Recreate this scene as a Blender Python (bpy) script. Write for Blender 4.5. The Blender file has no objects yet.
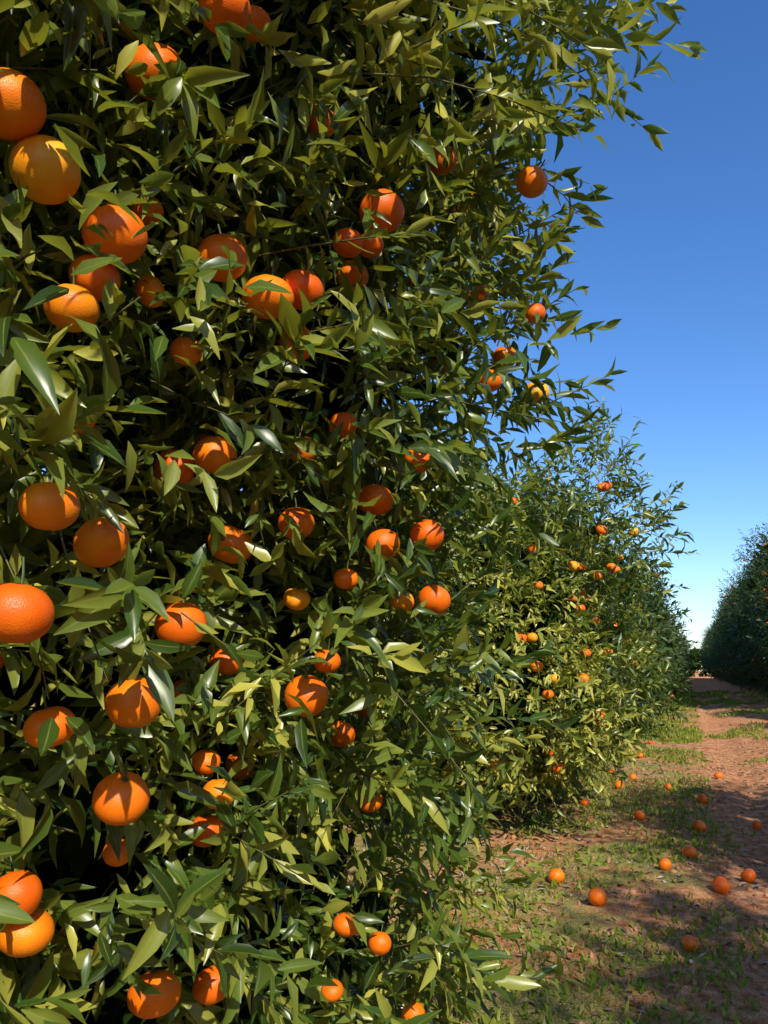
import bpy, bmesh, math, numpy as np
from mathutils import Vector, Matrix
scene=bpy.context.scene
# ---------------------------------------------------------------- camera
cd=bpy.data.cameras.new("camera"); cam=bpy.data.objects.new("camera",cd); scene.collection.objects.link(cam)
cd.sensor_fit='VERTICAL'; cd.sensor_height=36; cd.sensor_width=27; cd.lens=28.23
cd.clip_end=3000; cd.clip_start=0.02
cam.location=(0,0,1.2); cam.rotation_euler=(math.radians(101.1),0,math.radians(20.5))
scene.camera=cam
# ---------------------------------------------------------------- light
SAZ=np.array([0.60,-0.80]); SAZ/=np.linalg.norm(SAZ); SEL=math.radians(37)
sd=Vector((SAZ[0]*math.cos(SEL),SAZ[1]*math.cos(SEL),math.sin(SEL)))
sl=bpy.data.lights.new("sun","SUN"); sl.energy=5.0; sl.angle=math.radians(0.5); sl.color=(1.0,0.93,0.78)
so=bpy.data.objects.new("sun",sl); scene.collection.objects.link(so); so.rotation_euler=sd.to_track_quat('Z','Y').to_euler(); so.location=(6,-10,12)
w=bpy.data.worlds.new("World"); scene.world=w; w.use_nodes=True
nt=w.node_tree; bg=nt.nodes["Background"]; sk=nt.nodes.new("ShaderNodeTexSky"); sk.sky_type='NISHITA'; sk.sun_disc=False
sk.sun_elevation=SEL; sk.sun_rotation=math.atan2(SAZ[0],SAZ[1]); sk.altitude=300; sk.air_density=1.0; sk.dust_density=0.7; sk.ozone_density=4
hs=nt.nodes.new("ShaderNodeHueSaturation"); hs.inputs["Saturation"].default_value=1.22; hs.inputs["Value"].default_value=1.38; hs.inputs["Hue"].default_value=.507
nt.links.new(sk.outputs[0],hs.inputs["Color"]); nt.links.new(hs.outputs[0],bg.inputs[0]); bg.inputs[1].default_value=0.15
scene.view_settings.view_transform='Standard'; scene.view_settings.look='None'; scene.view_settings.exposure=0
# ---------------------------------------------------------------- helpers
def nrm(v): return v/np.maximum(np.linalg.norm(v,axis=-1,keepdims=True),1e-9)
class Noise:
    def __init__(s,freq,seed,k=10):
        r=np.random.default_rng(seed); d=nrm(r.normal(size=(k,3))); s.d=d*freq*r.uniform(.6,1.5,size=(k,1)); s.p=r.uniform(0,6.28,k)
    def __call__(s,P): return np.sin(P@s.d.T+s.p).sum(-1)/math.sqrt(len(s.p))*1.1
def mesh_obj(name,V,Fq,mat,attrs=None,smooth=True,parent=None):
    me=bpy.data.meshes.new(name); V=np.asarray(V,np.float32); Fq=np.asarray(Fq,np.int32); k=Fq.shape[1]
    me.vertices.add(len(V)); me.vertices.foreach_set("co",V.ravel())
    me.loops.add(Fq.size); me.loops.foreach_set("vertex_index",Fq.ravel())
    me.polygons.add(len(Fq)); me.polygons.foreach_set("loop_start",np.arange(0,Fq.size,k,dtype=np.int32)); me.polygons.foreach_set("loop_total",np.full(len(Fq),k,np.int32))
    if smooth: me.polygons.foreach_set("use_smooth",np.ones(len(Fq),bool))
    if attrs:
        for n,a in attrs.items():
            at=me.attributes.new(n,'FLOAT','POINT'); at.data.foreach_set("value",np.asarray(a,np.float32).ravel())
    me.update(calc_edges=True); me.materials.append(mat)
    o=bpy.data.objects.new(name,me); scene.collection.objects.link(o)
    if parent: o.parent=parent
    return o
def empty(name,loc=(0,0,0)):
    e=bpy.data.objects.new(name,None); e.location=loc; e.empty_display_size=.3; scene.collection.objects.link(e); return e
# ---------------------------------------------------------------- materials
def newmat(n):
    m=bpy.data.materials.new(n); m.use_nodes=True; t=m.node_tree; t.nodes.clear()
    o=t.nodes.new("ShaderNodeOutputMaterial"); return m,t,o
def ramp(t,stops):
    r=t.nodes.new("ShaderNodeValToRGB"); e=r.color_ramp.elements
    while len(e)<len(stops): e.new(.5)
    for i,(p,c) in enumerate(stops): e[i].position=p; e[i].color=(*c,1)
    return r
def leafmat(name,stops,trans,tfac=.28,rough=.36,rib=True,simple=False,spec=.5):
    m,t,o=newmat(name); L=t.links.new
    a=t.nodes.new("ShaderNodeAttribute"); a.attribute_name="lv"
    r=ramp(t,stops); L(a.outputs["Fac"],r.inputs[0]); col=r.outputs[0]
    if rib:
        b=t.nodes.new("ShaderNodeAttribute"); b.attribute_name="across"
        ab=t.nodes.new("ShaderNodeMath"); ab.operation='ABSOLUTE'; L(b.outputs["Fac"],ab.inputs[0])
        mr=t.nodes.new("ShaderNodeMapRange"); mr.inputs[1].default_value=.03; mr.inputs[2].default_value=.12; mr.inputs[3].default_value=.5; mr.inputs[4].default_value=0; L(ab.outputs[0],mr.inputs[0])
        mx=t.nodes.new("ShaderNodeMix"); mx.data_type='RGBA'; L(mr.outputs[0],mx.inputs[0]); L(col,mx.inputs[6]); mx.inputs[7].default_value=(.30,.34,.09,1); col=mx.outputs[2]
    if simple:
        p=t.nodes.new("ShaderNodeBsdfDiffuse"); L(col,p.inputs[0])
        if not tfac: L(p.outputs[0],o.inputs[0]); return m
    else:
        p=t.nodes.new("ShaderNodeBsdfPrincipled"); p.inputs["Roughness"].default_value=rough; p.inputs["Specular IOR Level"].default_value=spec
        L(col,p.inputs["Base Color"])
    tr=t.nodes.new("ShaderNodeBsdfTranslucent"); tr.inputs[0].default_value=(*trans,1)
    ms=t.nodes.new("ShaderNodeMixShader"); ms.inputs[0].default_value=tfac; L(p.outputs[0],ms.inputs[1]); L(tr.outputs[0],ms.inputs[2]); L(ms.outputs[0],o.inputs[0])
    return m
M_leaf=leafmat("citrus_leaf",[(0,(.016,.046,.008)),(.26,(.046,.098,.013)),(.52,(.150,.200,.028)),(1,(.56,.52,.09))],(.44,.48,.04),.27,.32,spec=.55)
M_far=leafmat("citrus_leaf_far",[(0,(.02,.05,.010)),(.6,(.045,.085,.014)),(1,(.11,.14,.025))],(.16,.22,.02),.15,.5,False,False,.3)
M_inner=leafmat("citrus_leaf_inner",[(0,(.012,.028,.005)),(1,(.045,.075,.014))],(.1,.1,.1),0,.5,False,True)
M_litter=leafmat("dry_leaf",[(0,(.12,.07,.04)),(.5,(.28,.21,.13)),(1,(.42,.37,.28))],(.2,.15,.08),0,.7,False,True)
M_grass=leafmat("weed_blade",[(0,(.11,.18,.02)),(.6,(.25,.32,.04)),(1,(.48,.43,.13))],(.32,.42,.04),.25,.6,False,True)
def barkmat():
    m,t,o=newmat("bark"); L=t.links.new; n=t.nodes.new("ShaderNodeTexNoise"); n.inputs["Scale"].default_value=30
    r=ramp(t,[(.3,(.07,.045,.03)),(.7,(.2,.16,.11))]); L(n.outputs[0],r.inputs[0]); p=t.nodes.new("ShaderNodeBsdfPrincipled"); p.inputs["Roughness"].default_value=.9
    L(r.outputs[0],p.inputs["Base Color"]); b=t.nodes.new("ShaderNodeBump"); b.inputs["Strength"].default_value=.6; b.inputs["Distance"].default_value=.01; L(n.outputs[0],b.inputs["Height"]); L(b.outputs[0],p.inputs["Normal"]); L(p.outputs[0],o.inputs[0]); return m
M_bark=barkmat()
def plain(n,c,r=.6):
    m,t,o=newmat(n); p=t.nodes.new("ShaderNodeBsdfPrincipled"); nn=t.nodes.new("ShaderNodeTexNoise"); nn.inputs["Scale"].default_value=60
    rr=ramp(t,[(.3,tuple(x*.7 for x in c)),(.7,tuple(min(1,x*1.3) for x in c))]); t.links.new(nn.outputs[0],rr.inputs[0]); t.links.new(rr.outputs[0],p.inputs["Base Color"]); p.inputs["Roughness"].default_value=r; t.links.new(p.outputs[0],o.inputs[0]); return m
M_twig=plain("green_twig",(.12,.12,.04)); M_calyx=plain("calyx",(.07,.11,.03))
def fruitmat():
    m,t,o=newmat("orange_peel"); L=t.links.new
    a=t.nodes.new("ShaderNodeAttribute"); a.attribute_name="lv"
    tc=t.nodes.new("ShaderNodeTexCoord"); n=t.nodes.new("ShaderNodeTexNoise"); n.inputs["Scale"].default_value=18; L(tc.outputs["Object"],n.inputs[0])
    ad=t.nodes.new("ShaderNodeMath"); ad.operation='MULTIPLY_ADD'; L(n.outputs[0],ad.inputs[0]); ad.inputs[1].default_value=.7; L(a.outputs["Fac"],ad.inputs[2])
    sb=t.nodes.new("ShaderNodeMath"); sb.operation='SUBTRACT'; L(ad.outputs[0],sb.inputs[0]); sb.inputs[1].default_value=.35
    r=ramp(t,[(0,(.82,.12,.004)),(.45,(.95,.20,.005)),(.75,(.98,.34,.010)),(1,(.96,.52,.03))]); L(sb.outputs[0],r.inputs[0])
    p=t.nodes.new("ShaderNodeBsdfPrincipled"); p.inputs["Roughness"].default_value=.40; p.inputs["Specular IOR Level"].default_value=.4
    L(r.outputs[0],p.inputs["Base Color"])
    v=t.nodes.new("ShaderNodeTexVoronoi"); v.inputs["Scale"].default_value=480; L(tc.outputs["Object"],v.inputs[0])
    b=t.nodes.new("ShaderNodeBump"); b.inputs["Strength"].default_value=.4; b.inputs["Distance"].default_value=.0011; L(v.outputs[0],b.inputs["Height"]); L(b.outputs[0],p.inputs["Normal"])
    L(p.outputs[0],o.inputs[0]); return m
M_fruit=fruitmat()
# ---------------------------------------------------------------- leaves
def leaf_template(lod):
    if lod==0: s=np.array([0,.10,.32,.58,.82,1.0]); wd=np.array([.06,.35,.95,1.0,.55,.03])
    elif lod==1: s=np.array([0,.28,.62,1.0]); wd=np.array([.10,.92,.88,.03])
    else: s=np.array([0,.5,1.0]); wd=np.array([.1,1.,.05])
    cols=np.array([-1,0,1.]) if lod<2 else np.array([-1,1.])
    S,C=np.meshgrid(s,cols,indexing='ij'); W=wd[:,None]*np.ones(len(cols))
    nr,nc=S.shape; f=[]
    for i in range(nr-1):
        for j in range(nc-1): f.append((i*nc+j,(i+1)*nc+j,(i+1)*nc+j+1,i*nc+j+1))
    return S.ravel(),C.ravel(),W.ravel(),np.array(f)
def leaves_mesh(pos,a,n,ln,hw,lv,lod,r):
    S,C,W,f=leaf_template(lod); N=len(pos); k=len(S)
    a=nrm(a); n=nrm(n-(n*a).sum(-1,keepdims=True)*a); wv=np.cross(a,n)
    curl=r.uniform(.02,.6,N)*r.choice([1,1,1,-.5],N); fold=r.uniform(.2,1.0,N); side=r.normal(0,.12,N); wav=r.uniform(-.4,.4,(N,1))
    V=pos[:,None,:]+a[:,None,:]*(ln[:,None]*S)[:,:,None]
    V=V+wv[:,None,:]*((hw[:,None]*(C*W))+side[:,None]*ln[:,None]*S*S)[:,:,None]
    h=fold[:,None]*hw[:,None]*np.abs(C)*W-curl[:,None]*ln[:,None]*S*S+wav*hw[:,None]*C*W*np.sin(S*7)
    V=V+n[:,None,:]*h[:,:,None]
    Fq=(f[None]+(np.arange(N)*k)[:,None,None]).reshape(-1,4)
    return V.reshape(-1,3),Fq,np.repeat(lv,k),np.tile(C,N)
def shoots_to_leaves(P,D,L,nl,ll,r,vbase=None,twf=1.0):
    N=len(P); D=nrm(D); up=np.array([0,0,1.])
    u=nrm(np.cross(D,up+r.normal(0,.05,(N,3)))); v=np.cross(D,u)
    i=np.arange(nl); t=.12+.88*(i/(nl-1))**.9
    ph=i[None]*2.4+r.uniform(0,6.28,(N,1))+r.normal(0,.35,(N,nl))
    rad=np.cos(ph)[...,None]*u[:,None]+np.sin(ph)[...,None]*v[:,None]
    al=(1.25-.8*t)[None]+r.normal(0,.25,(N,nl))
    bend=r.normal(0,.12,(N,1,3))+np.array([0,0,-.05])
    pos=P[:,None]+D[:,None]*(L[:,None]*t)[...,None]+bend*((L[:,None]*t*t)[...,None])
    a=D[:,None]*np.cos(al)[...,None]+rad*np.sin(al)[...,None]; a[...,2]-=r.uniform(0,.6,(N,nl))
    n=D[:,None]*np.sin(al)[...,None]-rad*np.cos(al)[...,None]+up*.7+r.normal(0,.38,(N,nl,3))
    ln=ll[:,None]*r.uniform(.6,1.2,(N,nl))*(1-.35*np.abs(t-.55))[None]
    lv=(vbase if vbase is not None else r.uniform(.15,.6,N))[:,None]+r.normal(0,.19,(N,nl))
    fl=lambda x:x.reshape(-1,*x.shape[2:])
    h=int(N*twf); B=bend[:,0]; q=lambda s:(P+D*(L*s)[:,None]+B*(L*s*s)[:,None])[:h]; O=np.ones(h)
    tw=[(q(-.08),q(.35),.0028*O,.0023*O),(q(.35),q(.68),.0023*O,.0018*O),(q(.68),q(.96),.0018*O,.0012*O)]
    return (fl(pos),fl(a),fl(n),ln.ravel(),(ln*r.uniform(.125,.175,(N,nl))).ravel(),np.clip(lv,0,1).ravel()),tw
def tubes(P0,P1,r0,r1):
    N=len(P0); d=nrm(P1-P0); u=nrm(np.cross(d,np.array([.3,.2,.9]))); v=np.cross(d,u); V=[]
    for (P,rr) in ((P0,r0),(P1,r1)):
        for k in range(3):
            c,s=math.cos(k*2.094),math.sin(k*2.094); V.append(P+(u*c+v*s)*rr[:,None])
    V=np.stack(V,1); f=np.array([(0,1,4,3),(1,2,5,4),(2,0,3,5)])
    return V.reshape(-1,3),(f[None]+(np.arange(N)*6)[:,None,None]).reshape(-1,4)
def limb(path,radii,sides=8):
    path=np.array(path,float); n=len(path); T=nrm(np.gradient(path,axis=0)); V=[]
    for i in range(n):
        ref=np.array([0.9,.3,.1]) if abs(T[i][2])>.5 else np.array([0,0,1.]); u=nrm(np.cross(T[i],ref)); v=np.cross(T[i],u)
        for k in range(sides):
            an=k*2*math.pi/sides; V.append(path[i]+(u*math.cos(an)+v*math.sin(an))*radii[i])
    f=[(i*sides+k,i*sides+(k+1)%sides,(i+1)*sides+(k+1)%sides,(i+1)*sides+k) for i in range(n-1) for k in range(sides)]
    return np.array(V),np.array(f)
# ---------------------------------------------------------------- crown field
class Crown:
    def __init__(s,parts,seed,a1=.16,a2=.07): s.parts=parts; s.n1=Noise(2.0,seed); s.n2=Noise(6.5,seed+1); s.a1=a1; s.a2=a2
    def d(s,P):
        out=np.full(len(P),1e9)
        for c,h,p,rot in s.parts:
            q=P-np.array(c); cr,sr=math.cos(rot),math.sin(rot)
            x=q[:,0]*cr+q[:,1]*sr; y=-q[:,0]*sr+q[:,1]*cr; Q=np.stack([x,y,q[:,2]],1)
            m=(np.abs(Q/np.array(h))**p).sum(-1)**(1/p); dist=(m-1)/np.maximum(m,.05)*np.linalg.norm(Q,axis=-1)
            out=np.minimum(out,dist)
        return out+s.a1*s.n1(P)+s.a2*s.n2(P)
    def grad(s,P,e=.06):
        return nrm(np.stack([s.d(P+np.eye(3)[k]*e)-s.d(P-np.eye(3)[k]*e) for k in range(3)],1))
    def bbox(s):
        lo=np.min([np.array(c)-np.array(h) for c,h,p,r in s.parts],0)-.4; hi=np.max([np.array(c)+np.array(h) for c,h,p,r in s.parts],0)+.4
        lo[2]=max(lo[2],.06); return lo,hi
    def sample(s,N,d0,d1,r):
        lo,hi=s.bbox(); out=[];c=0
        while c<N:
            P=r.uniform(lo,hi,(60000,3)); dd=s.d(P); k=P[(dd>d0)&(dd<d1)]; out.append(k); c+=len(k)
        P=np.concatenate(out); r.shuffle(P); return P[:N]
OUT=nrm(np.array([.42,-.9,.02]))
def cull(pos,fr,r,keep=.15,length=.42,rad=1.3):
    k=np.ones(len(pos),bool)
    for x,y,z,R in fr:
        q=pos-np.array([x,y,z]); t=np.clip(q@OUT,0,length); dd=np.linalg.norm(q-t[:,None]*OUT,axis=-1)
        hit=(dd<R*rad); inside=np.linalg.norm(q,axis=-1)<R*1.02
        k&=~((hit&(r.uniform(size=len(pos))>keep))|inside)
    return k
def sphere_t(nu=24,nv=15):
    V=[];f=[]
    for j in range(nv+1):
        th=math.pi*j/nv
        for i in range(nu):
            ph=2*math.pi*i/nu; R=1-.13*math.exp(-(th/.30)**2)-.07*math.exp(-((math.pi-th)/.25)**2); R*=1+.016*math.cos(5*ph)*math.exp(-(th/.9)**2)+.012*math.sin(2*ph+1)*math.sin(th)
            V.append((R*math.sin(th)*math.cos(ph),R*math.sin(th)*math.sin(ph),.87*R*math.cos(th)))
    for j in range(nv):
        for i in range(nu): f.append((j*nu+i,(j+1)*nu+i,(j+1)*nu+(i+1)%nu,j*nu+(i+1)%nu))
    return np.array(V),np.array(f)
SPV,SPF=sphere_t()
def calyx_t():
    V=[(0,0,.80)]
    for k in range(10):
        an=k*math.pi/5; R=.26 if k%2==0 else .12; V.append((R*math.cos(an),R*math.sin(an),.80+.02*(k%2)))
    f=[(0,1+k,1+(k+1)%10,0) for k in range(10)]
    b=len(V)
    for z,R,dx in((.76,.055,0),(1.15,.045,.03),(1.6,.04,.12)):
        for k in range(4): V.append((R*math.cos(k*1.571)+dx,R*math.sin(k*1.571),z))
    q=[(b+i*4+k,b+i*4+(k+1)%4,b+(i+1)*4+(k+1)%4,b+(i+1)*4+k) for i in range(2) for k in range(4)]
    return np.array(V),[(a,b_,c) for a,b_,c,_ in f],q
CV,CT,CQ=calyx_t()
def rotm(r,tilt):
    ax=r.uniform(0,6.28); t=abs(r.normal(0,tilt)); z=r.uniform(0,6.28)
    return np.array(Matrix.Rotation(t,3,Vector((math.cos(ax),math.sin(ax),0)))@Matrix.Rotation(z,3,'Z'))
def fruits(fr,parent,r,tilt=.4,name="fruit"):
    V=[];Fq=[];lv=[];V2=[];F2=[]
    for i,(x,y,z,R) in enumerate(fr):
        m=rotm(r,tilt); s=np.array([1,1,r.uniform(.90,1.08)])
        V.append((SPV*s)@m.T*R+(x,y,z)); Fq.append(SPF+i*len(SPV)); lv.append(np.full(len(SPV),r.uniform(.05,.55)+.38*(r.uniform()<.2)))
        V2.append(CV@m.T*R+(x,y,z)); b=i*len(CV); F2+= [(a+b,c+b,d+b,e+b) for a,c,d,e in CQ]+[(CT[k][0]+b,CT[k][1]+b,CT[k][2]+b,CT[(k+1)%10][2]+b) for k in range(0,10,2)]
    mesh_obj(name,np.concatenate(V),np.concatenate(Fq),M_fruit,{"lv":np.concatenate(lv)},parent=parent)
    mesh_obj("fruit_calyx",np.concatenate(V2),np.array(F2),M_calyx,parent=parent,smooth=False)
def make_tree(name,crown,root,nsh,nl,ll,seed,fr,lod=0,inner=9000,front=None,mat=None,extra=None,tips=0,near=None,ifront=None,lvb=.38):
    r=np.random.default_rng(seed); e=empty(name,(0,0,0)); mat=mat or M_leaf
    P=crown.sample(nsh,-.40,.03,r)
    if front is not None: P=P[front(P,r)]
    G=crown.grad(P); D=nrm(G*.75+np.array([0,0,.36])+r.normal(0,.42,P.shape)); N=len(P)
    clump=Noise(3,seed+5)(P)
    vb=np.clip(lvb+.22*clump+r.normal(0,.12,N)+.25*(r.uniform(size=N)>.93),0,1)
    L=r.uniform(.16,.32,N)*(ll/.085); LL=ll*r.uniform(.75,1.25,N)
    res=[shoots_to_leaves(P,D,L,nl,LL,r,vb,.4)]
    if tips:
        P=crown.sample(tips,-.06,.04,r); G=crown.grad(P); D=nrm(G*.45+np.array([.05,0,.65])+r.normal(0,.25,P.shape)); L=r.uniform(.24,.40,tips)*(ll/.085)
        res.append(shoots_to_leaves(P,D,L,nl+6,ll*r.uniform(.8,1.05,tips),r,r.uniform(.3,.7,tips)))
    if extra:
        P=np.array([x[0] for x in extra],float); D=nrm(np.array([x[1] for x in extra],float)); L=np.array([x[2] for x in extra]); LL=np.array([x[3] for x in extra])
        res.append(shoots_to_leaves(P,D,L,14,LL,r,r.uniform(.2,.5,len(P))))
    sets=[x[0] for x in res]; tw=[y for x in res for y in x[1]]
    pos,a,n,ln,hw,lv=[np.concatenate(x) for x in zip(*sets)]; t=[np.concatenate(x) for x in zip(*tw)]
    if len(fr):
        k=cull(pos+nrm(a)*ln[:,None]*.5,fr,r); pos,a,n,ln,hw,lv=[x[k] for x in (pos,a,n,ln,hw,lv)]
        k=cull((t[0]+t[1])/2,fr,r,0,.35,1.4); t=[x[k] for x in t]
    k=pos[:,2]>.05; pos,a,n,ln,hw,lv=[x[k] for x in (pos,a,n,ln,hw,lv)]
    if near is not None:
        k=near(pos); V,Fq,va,vc=leaves_mesh(*[x[k] for x in (pos,a,n,ln,hw,lv)],0,r); mesh_obj("outer_foliage",V,Fq,mat,{"lv":va,"across":vc},parent=e)
        pos,a,n,ln,hw,lv=[x[~k] for x in (pos,a,n,ln,hw,lv)]
    V,Fq,va,vc=leaves_mesh(pos,a,n,ln,hw,lv,lod,r); mesh_obj("foliage",V,Fq,mat,{"lv":va,"across":vc},parent=e)
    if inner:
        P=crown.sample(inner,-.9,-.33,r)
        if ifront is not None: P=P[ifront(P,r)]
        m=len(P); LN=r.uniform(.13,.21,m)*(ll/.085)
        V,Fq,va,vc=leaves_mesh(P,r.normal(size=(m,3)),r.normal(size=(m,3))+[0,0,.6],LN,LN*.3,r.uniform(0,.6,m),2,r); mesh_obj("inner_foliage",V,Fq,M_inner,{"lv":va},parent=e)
    V,Fq=tubes(*t); mesh_obj("twigs",V,Fq,M_twig,parent=e)
    Vs=[];Fs=[];off=0; R=np.array(root,float)
    z=np.array([0,.12,.3,.5,.7]); path=[R+[.03*math.sin(q*6),.03*math.cos(q*5),q-.04] for q in z]; v,f=limb(path,[.15,.11,.095,.09,.085],10); Vs.append(v);Fs.append(f);off+=len(v)
    T=crown.sample(60,-.45,-.03,r); T=T[T[:,2]>.8][:32]
    for q in T:
        b=R+[0,0,r.uniform(.35,.65)]; mid=b*.5+q*.5+np.array([0,0,-.12])+r.normal(0,.08,3); tt=np.linspace(0,1,9)[:,None]
        pt=(1-tt)**2*b+2*tt*(1-tt)*mid+tt**2*q; pt[1:]+=r.normal(0,.015,(8,3)); v,f=limb(pt,np.linspace(.045,.007,9),6); Vs.append(v);Fs.append(f+off);off+=len(v)
    mesh_obj("trunk_and_limbs",np.concatenate(Vs),np.concatenate(Fs),M_bark,parent=e)
    if len(fr): fruits(fr,e,r)
    return e
# ================================================================ near tree
c1=Crown([((-2.65,1.3,1.75),(1.75,1.85,2.1),3.2,math.radians(-6)),
          ((-1.12,2.05,3.05),(.80,.85,.8),2,0),
          ((-1.10,2.2,2.15),(.64,.75,.6),2,0),
          ((-1.15,1.2,3.0),(.6,.8,.8),2,0),
          ((-1.55,2.6,2.2),(.75,.8,1.0),2,0),
          ((-1.22,2.25,1.3),(.54,.7,.6),2,0),
          ((-1.30,.85,1.2),(.45,.5,.65),2,0),
          ((-1.24,2.25,.5),(.55,.7,.6),2,0)],11,a1=.11,a2=.085)
F1=[(-806,1011,2225,52),(-899,798,2029,54),(-889,870,1964,53),(-846,987,1908,52),(-873,932,1758,42),(-900,1008,1851,42),(-659,997,2294,44),(-771,1193,1958,47),(-736,1311,1927,52),(-694,1375,1965,45),(-595,1578,2237,52),(-643,1493,2123,35),(-615,1554,2145,32),(-315,1996,2508,44),(-529,1859,2537,40),(-344,2146,2194,30),(-455,2014,1959,37),(-438,2707,2157,45),(-639,1968,1746,38),(-731,1889,1629,48),(-698,1859,1506,44),(-607,1939,1538,44),(-627,2059,1382,44),(-672,1929,1371,32),(-736,1690,1773,34),(-850,1709,1727,37),(-921,1431,1650,47),
 (-1000,1400,1620,43),(-845,890,1430,42),(-900,1070,1407,46),(-960,1570,1480,52),(-850,1680,1540,43),(-910,1320,1284,50),(-820,820,1272,47),(-873,1143,1146,47),(-910,995,1115,38),(-840,1730,1140,52),(-900,1160,990,46),(-990,1620,1220,39),(-820,1800,1220,34),(-780,1820,1420,32),(-890,1770,1370,34),(-960,1560,940,36),(-1020,1450,580,51),(-1000,1630,540,43),(-840,1980,580,34),(-770,2030,530,29),(-710,2110,350,30),(-1050,1100,840,42),(-890,1120,2040,30),(-880,1250,1810,31),(-880,1130,1880,30),(-950,1040,1620,36),(-1040,1340,860,28),(-1070,1150,770,46),(-850,1920,450,28)]
fr1=[(a/1000,b/1000,c/1000,d/1000) for a,b,c,d in F1]
r=np.random.default_rng(3)
fr1+=[(*p,r.uniform(.030,.042)) for p in c1.sample(500,-.16,-.04,r) if p[0]>-1.4 and p[2]>.7][:60]
hero=[((-.80,.96,1.31),(.6,-.5,-.05),.17,.105),((-.86,1.12,1.28),(.6,-.6,-.3),.16,.105),((-.90,1.02,1.12),(.5,-.6,.2),.15,.095),((-.84,.82,2.18),(.7,-.4,0),.2,.10),((-.45,1.85,2.55),(.6,-.3,.3),.3,.11),((-.60,1.60,2.75),(.6,-.3,.2),.3,.11),((-.25,2.45,3.0),(.8,.1,.35),.34,.10),((-.45,2.3,2.45),(.7,.2,.5),.25,.09),((-.45,2.5,2.02),(.8,0,.2),.25,.09),((-.88,1.28,.8),(.5,-.6,.2),.2,.10),((-.78,1.4,1.72),(.5,-.6,.3),.25,.10),((-.78,1.75,1.25),(.5,-.6,.2),.25,.10),((-.60,2.2,.40),(.7,-.2,.3),.22,.09),
 ((-.40,2.3,2.85),(.8,.1,.5),.30,.10),((-.38,2.2,3.15),(.75,0,.4),.40,.10),((-.45,2.5,2.65),(.8,.1,.45),.26,.09),((-.35,2.1,2.9),(.8,-.1,.25),.26,.10),((-.5,2.4,2.25),(.8,0,.45),.28,.09),((-.5,2.45,1.85),(.8,0,.3),.26,.09),((-.42,2.35,3.3),(.7,0,.6),.36,.10),((-.5,2.3,3.45),(.7,-.1,.3),.45,.10),((-.55,2.5,1.5),(.7,0,.35),.22,.09),((-.35,2.3,3.2),(.9,-.1,.15),.36,.10)]
def front1(P,r):
    keep=((P[:,0]>-1.7)&(P[:,1]>-.2))|((P[:,1]<.9)&(P[:,1]>-.5)&(P[:,0]>-2.6)); return keep|(r.uniform(size=len(P))<.22)
def ifr(P,r): return (P[:,0]>-2.0)|(r.uniform(size=len(P))<.35)
make_tree("orange_tree",c1,(-2.5,1.5,0),10500,11,.092,21,fr1,1,14000,front1,tips=200,near=lambda p:np.linalg.norm(p-[0,0,1.2],axis=1)<1.6,ifront=ifr,extra=hero,lvb=.42)
# ================================================================ second tree
c2=Crown([((-2.15,7.1,1.45),(1.6,1.9,1.2),2.6,0),((-1.1,6.4,2.0),(.5,.6,.55),2,0),((-.60,6.4,2.35),(.34,.4,.62),2,0),((-1.15,6.1,1.0),(.58,.7,.6),2,0)],31,a1=.12,a2=.08)
r=np.random.default_rng(5)
fr2=[(*p,r.uniform(.036,.046)) for p in c2.sample(420,-.06,.02,r) if p[2]<2.7]
make_tree("orange_tree",c2,(-1.9,7.2,0),5500,11,.092,41,[f for f in fr2][:190],1,6000,tips=150,lvb=.50,extra=[((-.45,6.35,2.6),(.35,0,1),.5,.1),((-.5,6.2,2.5),(.1,-.1,1),.5,.1),((-.35,6.4,2.3),(.7,0,.8),.4,.1)])
# ================================================================ more trees
def far_tree(seed,h,rad):
    c=Crown([((0,0,h*.5+.1),(rad,rad,h*.5),2.4,0),((.5,-.4,h*.7),(rad*.6,rad*.6,h*.28),2,0),((-.5,.6,h*.72),(rad*.6,rad*.6,h*.27),2,0)],seed,.2,.1)
    r=np.random.default_rng(seed); fr=[(*p,.045) for p in c.sample(40,-.05,.05,r)]
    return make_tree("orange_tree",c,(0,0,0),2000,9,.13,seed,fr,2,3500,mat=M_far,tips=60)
def dup(src,loc,rz,sc,sz=None):
    e=empty("orange_tree",loc); e.rotation_euler=(0,0,rz); e.scale=(sc,sc,sz or sc)
    for ch in [o for o in scene.objects if o.parent==src]:
        o=bpy.data.objects.new(ch.name.split('.')[0],ch.data); scene.collection.objects.link(o); o.parent=e
A=far_tree(61,3.2,1.85); A.location=(-2.45,12.0,0); B=far_tree(71,5.5,2.1); B.location=(4.1,27,0)
r=np.random.default_rng(9)
for i in range(1,24): dup(A,(-2.35+r.normal(0,.1),12+i*4.6,0),r.uniform(0,6.28),r.uniform(.92,1.08))
for i in range(1,22): dup(B,(4.05+r.normal(0,.12),27+i*4.5,0),r.uniform(0,6.28),r.uniform(.93,1.08))
for x,y,sc,sz in [(4.35,-1.6,.74,.95),(4.5,2.5,.82,1.02),(4.7,7.4,.75,.58),(4.7,12,.75,.55),(4.7,16.5,.8,.58),(4.6,21.5,.85,.66),(4.6,-6.6,.9,.8)]: dup(B,(x,y,0),r.uniform(0,6.28),sc,sz)  # unseen right-row trees, spots and heights set to shape shadows on the track
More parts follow.
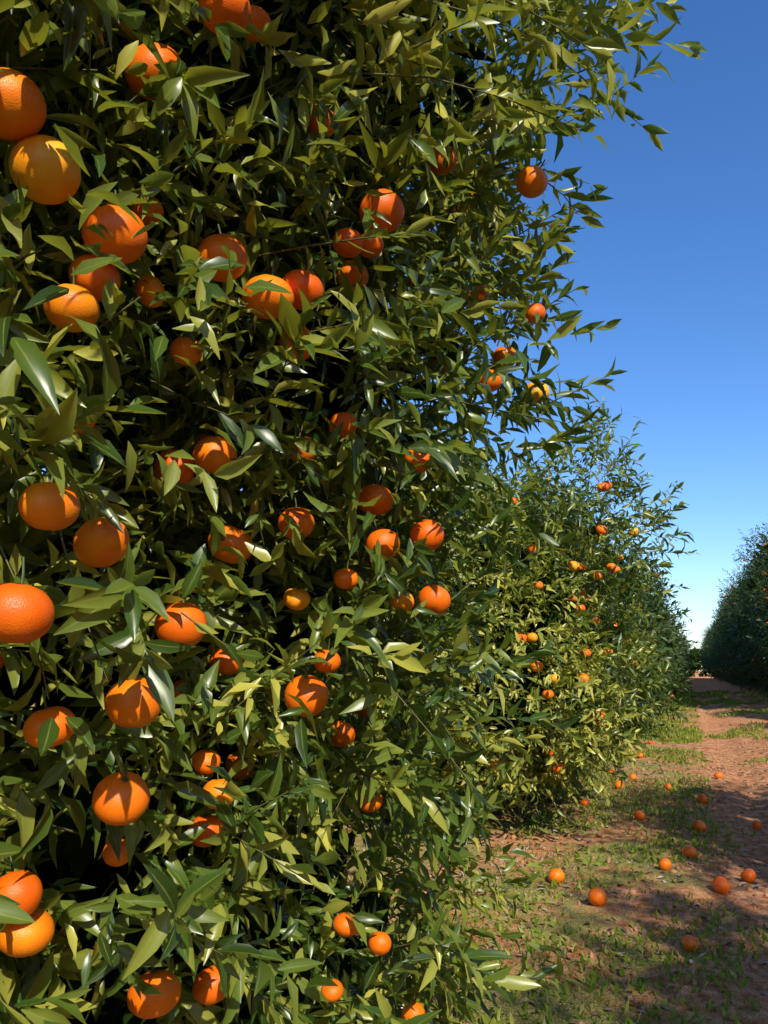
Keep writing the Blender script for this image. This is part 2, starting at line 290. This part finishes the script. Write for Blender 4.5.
# distant tree line
r=np.random.default_rng(19); N=16000; X=r.uniform(-90,90,N); hh=3.6+1.0*np.sin(X*.8)+.6*np.sin(X*2.1+1)
P=np.stack([X,150+r.normal(0,1.2,N),r.uniform(0,1,N)**.8*hh],1); LN=r.uniform(.6,1.1,N)
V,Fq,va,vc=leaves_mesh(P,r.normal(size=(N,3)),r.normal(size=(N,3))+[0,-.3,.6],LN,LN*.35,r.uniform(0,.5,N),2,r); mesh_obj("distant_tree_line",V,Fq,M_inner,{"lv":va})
# ================================================================ ground
def axis(lo,hi,step,far,g=1.25):
    a=list(np.arange(lo,hi,step)); s=step; x=a[-1]
    while x<far: s*=g; x+=s; a.append(x)
    s=step; x=lo; b=[]
    while x>-far: s*=g; x-=s; b.append(x)
    return np.array(b[::-1]+a)
xs=axis(-3,4,.04,900); ys=axis(1.5,16,.06,900)
g1,g2,g3=Noise(1.3,101),Noise(7,102),Noise(25,103)
def gz(X,Y):
    P=np.stack([X,Y,np.zeros_like(X)],-1); near=np.exp(-((np.maximum(np.abs(X)-6,0)/4)**2))*np.exp(-(np.maximum(Y-40,0)/30)**2)
    rut=-.035*np.exp(-((X-.45)/.22)**2)-.03*np.exp(-((X-1.9)/.22)**2)+.03*np.exp(-((X-1.15)/.35)**2)
    return (g1(P)*.020+g2(P)*.011+g3(P)*.006+rut)*near
GX,GY=np.meshgrid(xs,ys,indexing='ij'); Z=gz(GX.ravel(),GY.ravel()); V=np.stack([GX.ravel(),GY.ravel(),Z],1)
nx,ny=len(xs),len(ys); I=np.arange(nx*ny).reshape(nx,ny); Fq=np.stack([I[:-1,:-1],I[1:,:-1],I[1:,1:],I[:-1,1:]],-1).reshape(-1,4)
m,t,o=newmat("orchard_soil"); Lk=t.links.new
tc=t.nodes.new("ShaderNodeTexCoord")
def noise(sc,det=8,rgh=.6):
    n=t.nodes.new("ShaderNodeTexNoise"); n.inputs["Scale"].default_value=sc; n.inputs["Detail"].default_value=det; n.inputs["Roughness"].default_value=rgh; Lk(tc.outputs["Object"],n.inputs[0]); return n
n1=noise(1.2,4); n2=noise(14,5); n3=noise(90,3); soil=ramp(t,[(.3,(.34,.125,.052)),(.5,(.60,.28,.135)),(.72,(.80,.47,.27))]); Lk(n2.outputs[0],soil.inputs[0])
green=ramp(t,[(.3,(.20,.19,.05)),(.6,(.38,.34,.12)),(.8,(.55,.45,.21))]); Lk(n3.outputs[0],green.inputs[0])
sx=t.nodes.new("ShaderNodeSeparateXYZ"); Lk(tc.outputs["Object"],sx.inputs[0])
wv=t.nodes.new("ShaderNodeMapRange"); wv.interpolation_type='SMOOTHSTEP'; Lk(sx.outputs[0],wv.inputs[0]); wv.inputs[1].default_value=.35; wv.inputs[2].default_value=-.35; wv.inputs[3].default_value=-.14; wv.inputs[4].default_value=.06
ad=t.nodes.new("ShaderNodeMath"); Lk(n1.outputs[0],ad.inputs[0]); Lk(wv.outputs[0],ad.inputs[1])
m2=t.nodes.new("ShaderNodeMath"); m2.operation='MULTIPLY_ADD'; Lk(n2.outputs[0],m2.inputs[0]); m2.inputs[1].default_value=.35; Lk(ad.outputs[0],m2.inputs[2])
gm=t.nodes.new("ShaderNodeMapRange"); Lk(m2.outputs[0],gm.inputs[0]); gm.inputs[1].default_value=.66; gm.inputs[2].default_value=.80
mx=t.nodes.new("ShaderNodeMix"); mx.data_type='RGBA'; Lk(gm.outputs[0],mx.inputs[0]); Lk(soil.outputs[0],mx.inputs[6]); Lk(green.outputs[0],mx.inputs[7])
p=t.nodes.new("ShaderNodeBsdfDiffuse"); p.inputs["Roughness"].default_value=.5; Lk(mx.outputs[2],p.inputs["Color"])
b=t.nodes.new("ShaderNodeBump"); b.inputs["Strength"].default_value=.9; b.inputs["Distance"].default_value=.03; Lk(n3.outputs[0],b.inputs["Height"])
b2=t.nodes.new("ShaderNodeBump"); b2.inputs["Strength"].default_value=.8; b2.inputs["Distance"].default_value=.06; Lk(n2.outputs[0],b2.inputs["Height"]); Lk(b.outputs[0],b2.inputs["Normal"]); Lk(b2.outputs[0],p.inputs["Normal"]); Lk(p.outputs[0],o.inputs[0])
mesh_obj("ground",V,Fq,m)
# grass / weeds
r=np.random.default_rng(77); N=170000; X=r.uniform(-3,3.2,N); Y=1.8+r.uniform(0,1,N)**1.7*45
den=Noise(1.6,202)(np.stack([X,Y,0*X],1))*.5+Noise(6,203)(np.stack([X,Y,0*X],1))*.45
band=np.where((X>-1.3)&(X<.12),.40,np.where(X>.1,-.35,-.4))+.5*np.exp(-((X-1.15)/.25)**2)
k=(den+band)>.35+r.normal(0,.2,N); X,Y=X[k],Y[k]; N=len(X); P=np.stack([X,Y,gz(X,Y)-.003],1)
a=r.normal(0,.7,(N,3)); a[:,2]=1; sc=1+np.maximum(Y-6,0)*.06; LN=r.uniform(.015,.055,N)*sc
V,Fq,va,vc=leaves_mesh(P,a,r.normal(size=(N,3)),LN,LN*r.uniform(.06,.24,N),r.uniform(0,1,N)**1.3,2,r); mesh_obj("grass",V,Fq,M_grass,{"lv":va})
N=6000; X=np.concatenate([r.normal(-1.4,.6,N//2),r.uniform(-2.5,1.6,N-N//2)]); Y=r.uniform(1.8,14,N); P=np.stack([X,Y,gz(X,Y)+.006],1)
LN=r.uniform(.02,.065,N); a=r.normal(size=(N,3)); a[:,2]*=.12; n=r.normal(0,.25,(N,3)); n[:,2]=1
V,Fq,va,vc=leaves_mesh(P,a,n,LN,LN*.2,r.uniform(0,1,N),1,r); mesh_obj("leaf_litter",V,Fq,M_litter,{"lv":va})
# clods
bm=bmesh.new(); bmesh.ops.create_icosphere(bm,subdivisions=1,radius=1); IV=np.array([v.co[:] for v in bm.verts]); IF=np.array([[v.index for v in f.verts] for f in bm.faces]); bm.free()
N=3200; X=np.concatenate([r.uniform(-.2,2.2,N//2),r.uniform(-2,2.5,N-N//2)]); Y=2+r.uniform(0,1,N)**1.3*13; S_=.004+.02*r.uniform(0,1,N)**3
V=IV[None]*(S_[:,None,None]*r.uniform(.6,1.3,(N,1,3)))*r.uniform(.8,1.2,(N,len(IV),1))+np.stack([X,Y,gz(X,Y)+S_*.2],1)[:,None]
mesh_obj("soil_clods",V.reshape(-1,3),(IF[None]+(np.arange(N)*len(IV))[:,None,None]).reshape(-1,3),plain("clod_soil",(.46,.22,.11),.95),smooth=False)
# fallen oranges (world metres)
for x,y in [(-.08,4.06),(.08,5.06),(-.22,5.42),(-.08,5.89),(-.53,4.59),(-.79,4.91),(-.95,7.61),(.24,5.47),(.03,8.27),(-1.63,8.16),(-.67,9.67),(-.93,10.03),(-1.22,10.43),(-.75,8.84),(-1.6,8.52),(-1.25,9.28),(-1.33,12.71),(-.01,6.91),(-.46,7.09),(-.69,14.3),(-.71,11.79),(-.29,9.01),(.42,7.4),(.22,10.2)]:
    R=r.uniform(.036,.049); m_=rotm(r,1.2)
    ob=mesh_obj("fallen_orange",SPV@m_.T*R,SPF,M_fruit,{"lv":np.full(len(SPV),r.uniform(.0,.5))}); ob.location=(x,y,float(gz(np.array([x]),np.array([y]))[0])+R*.80)
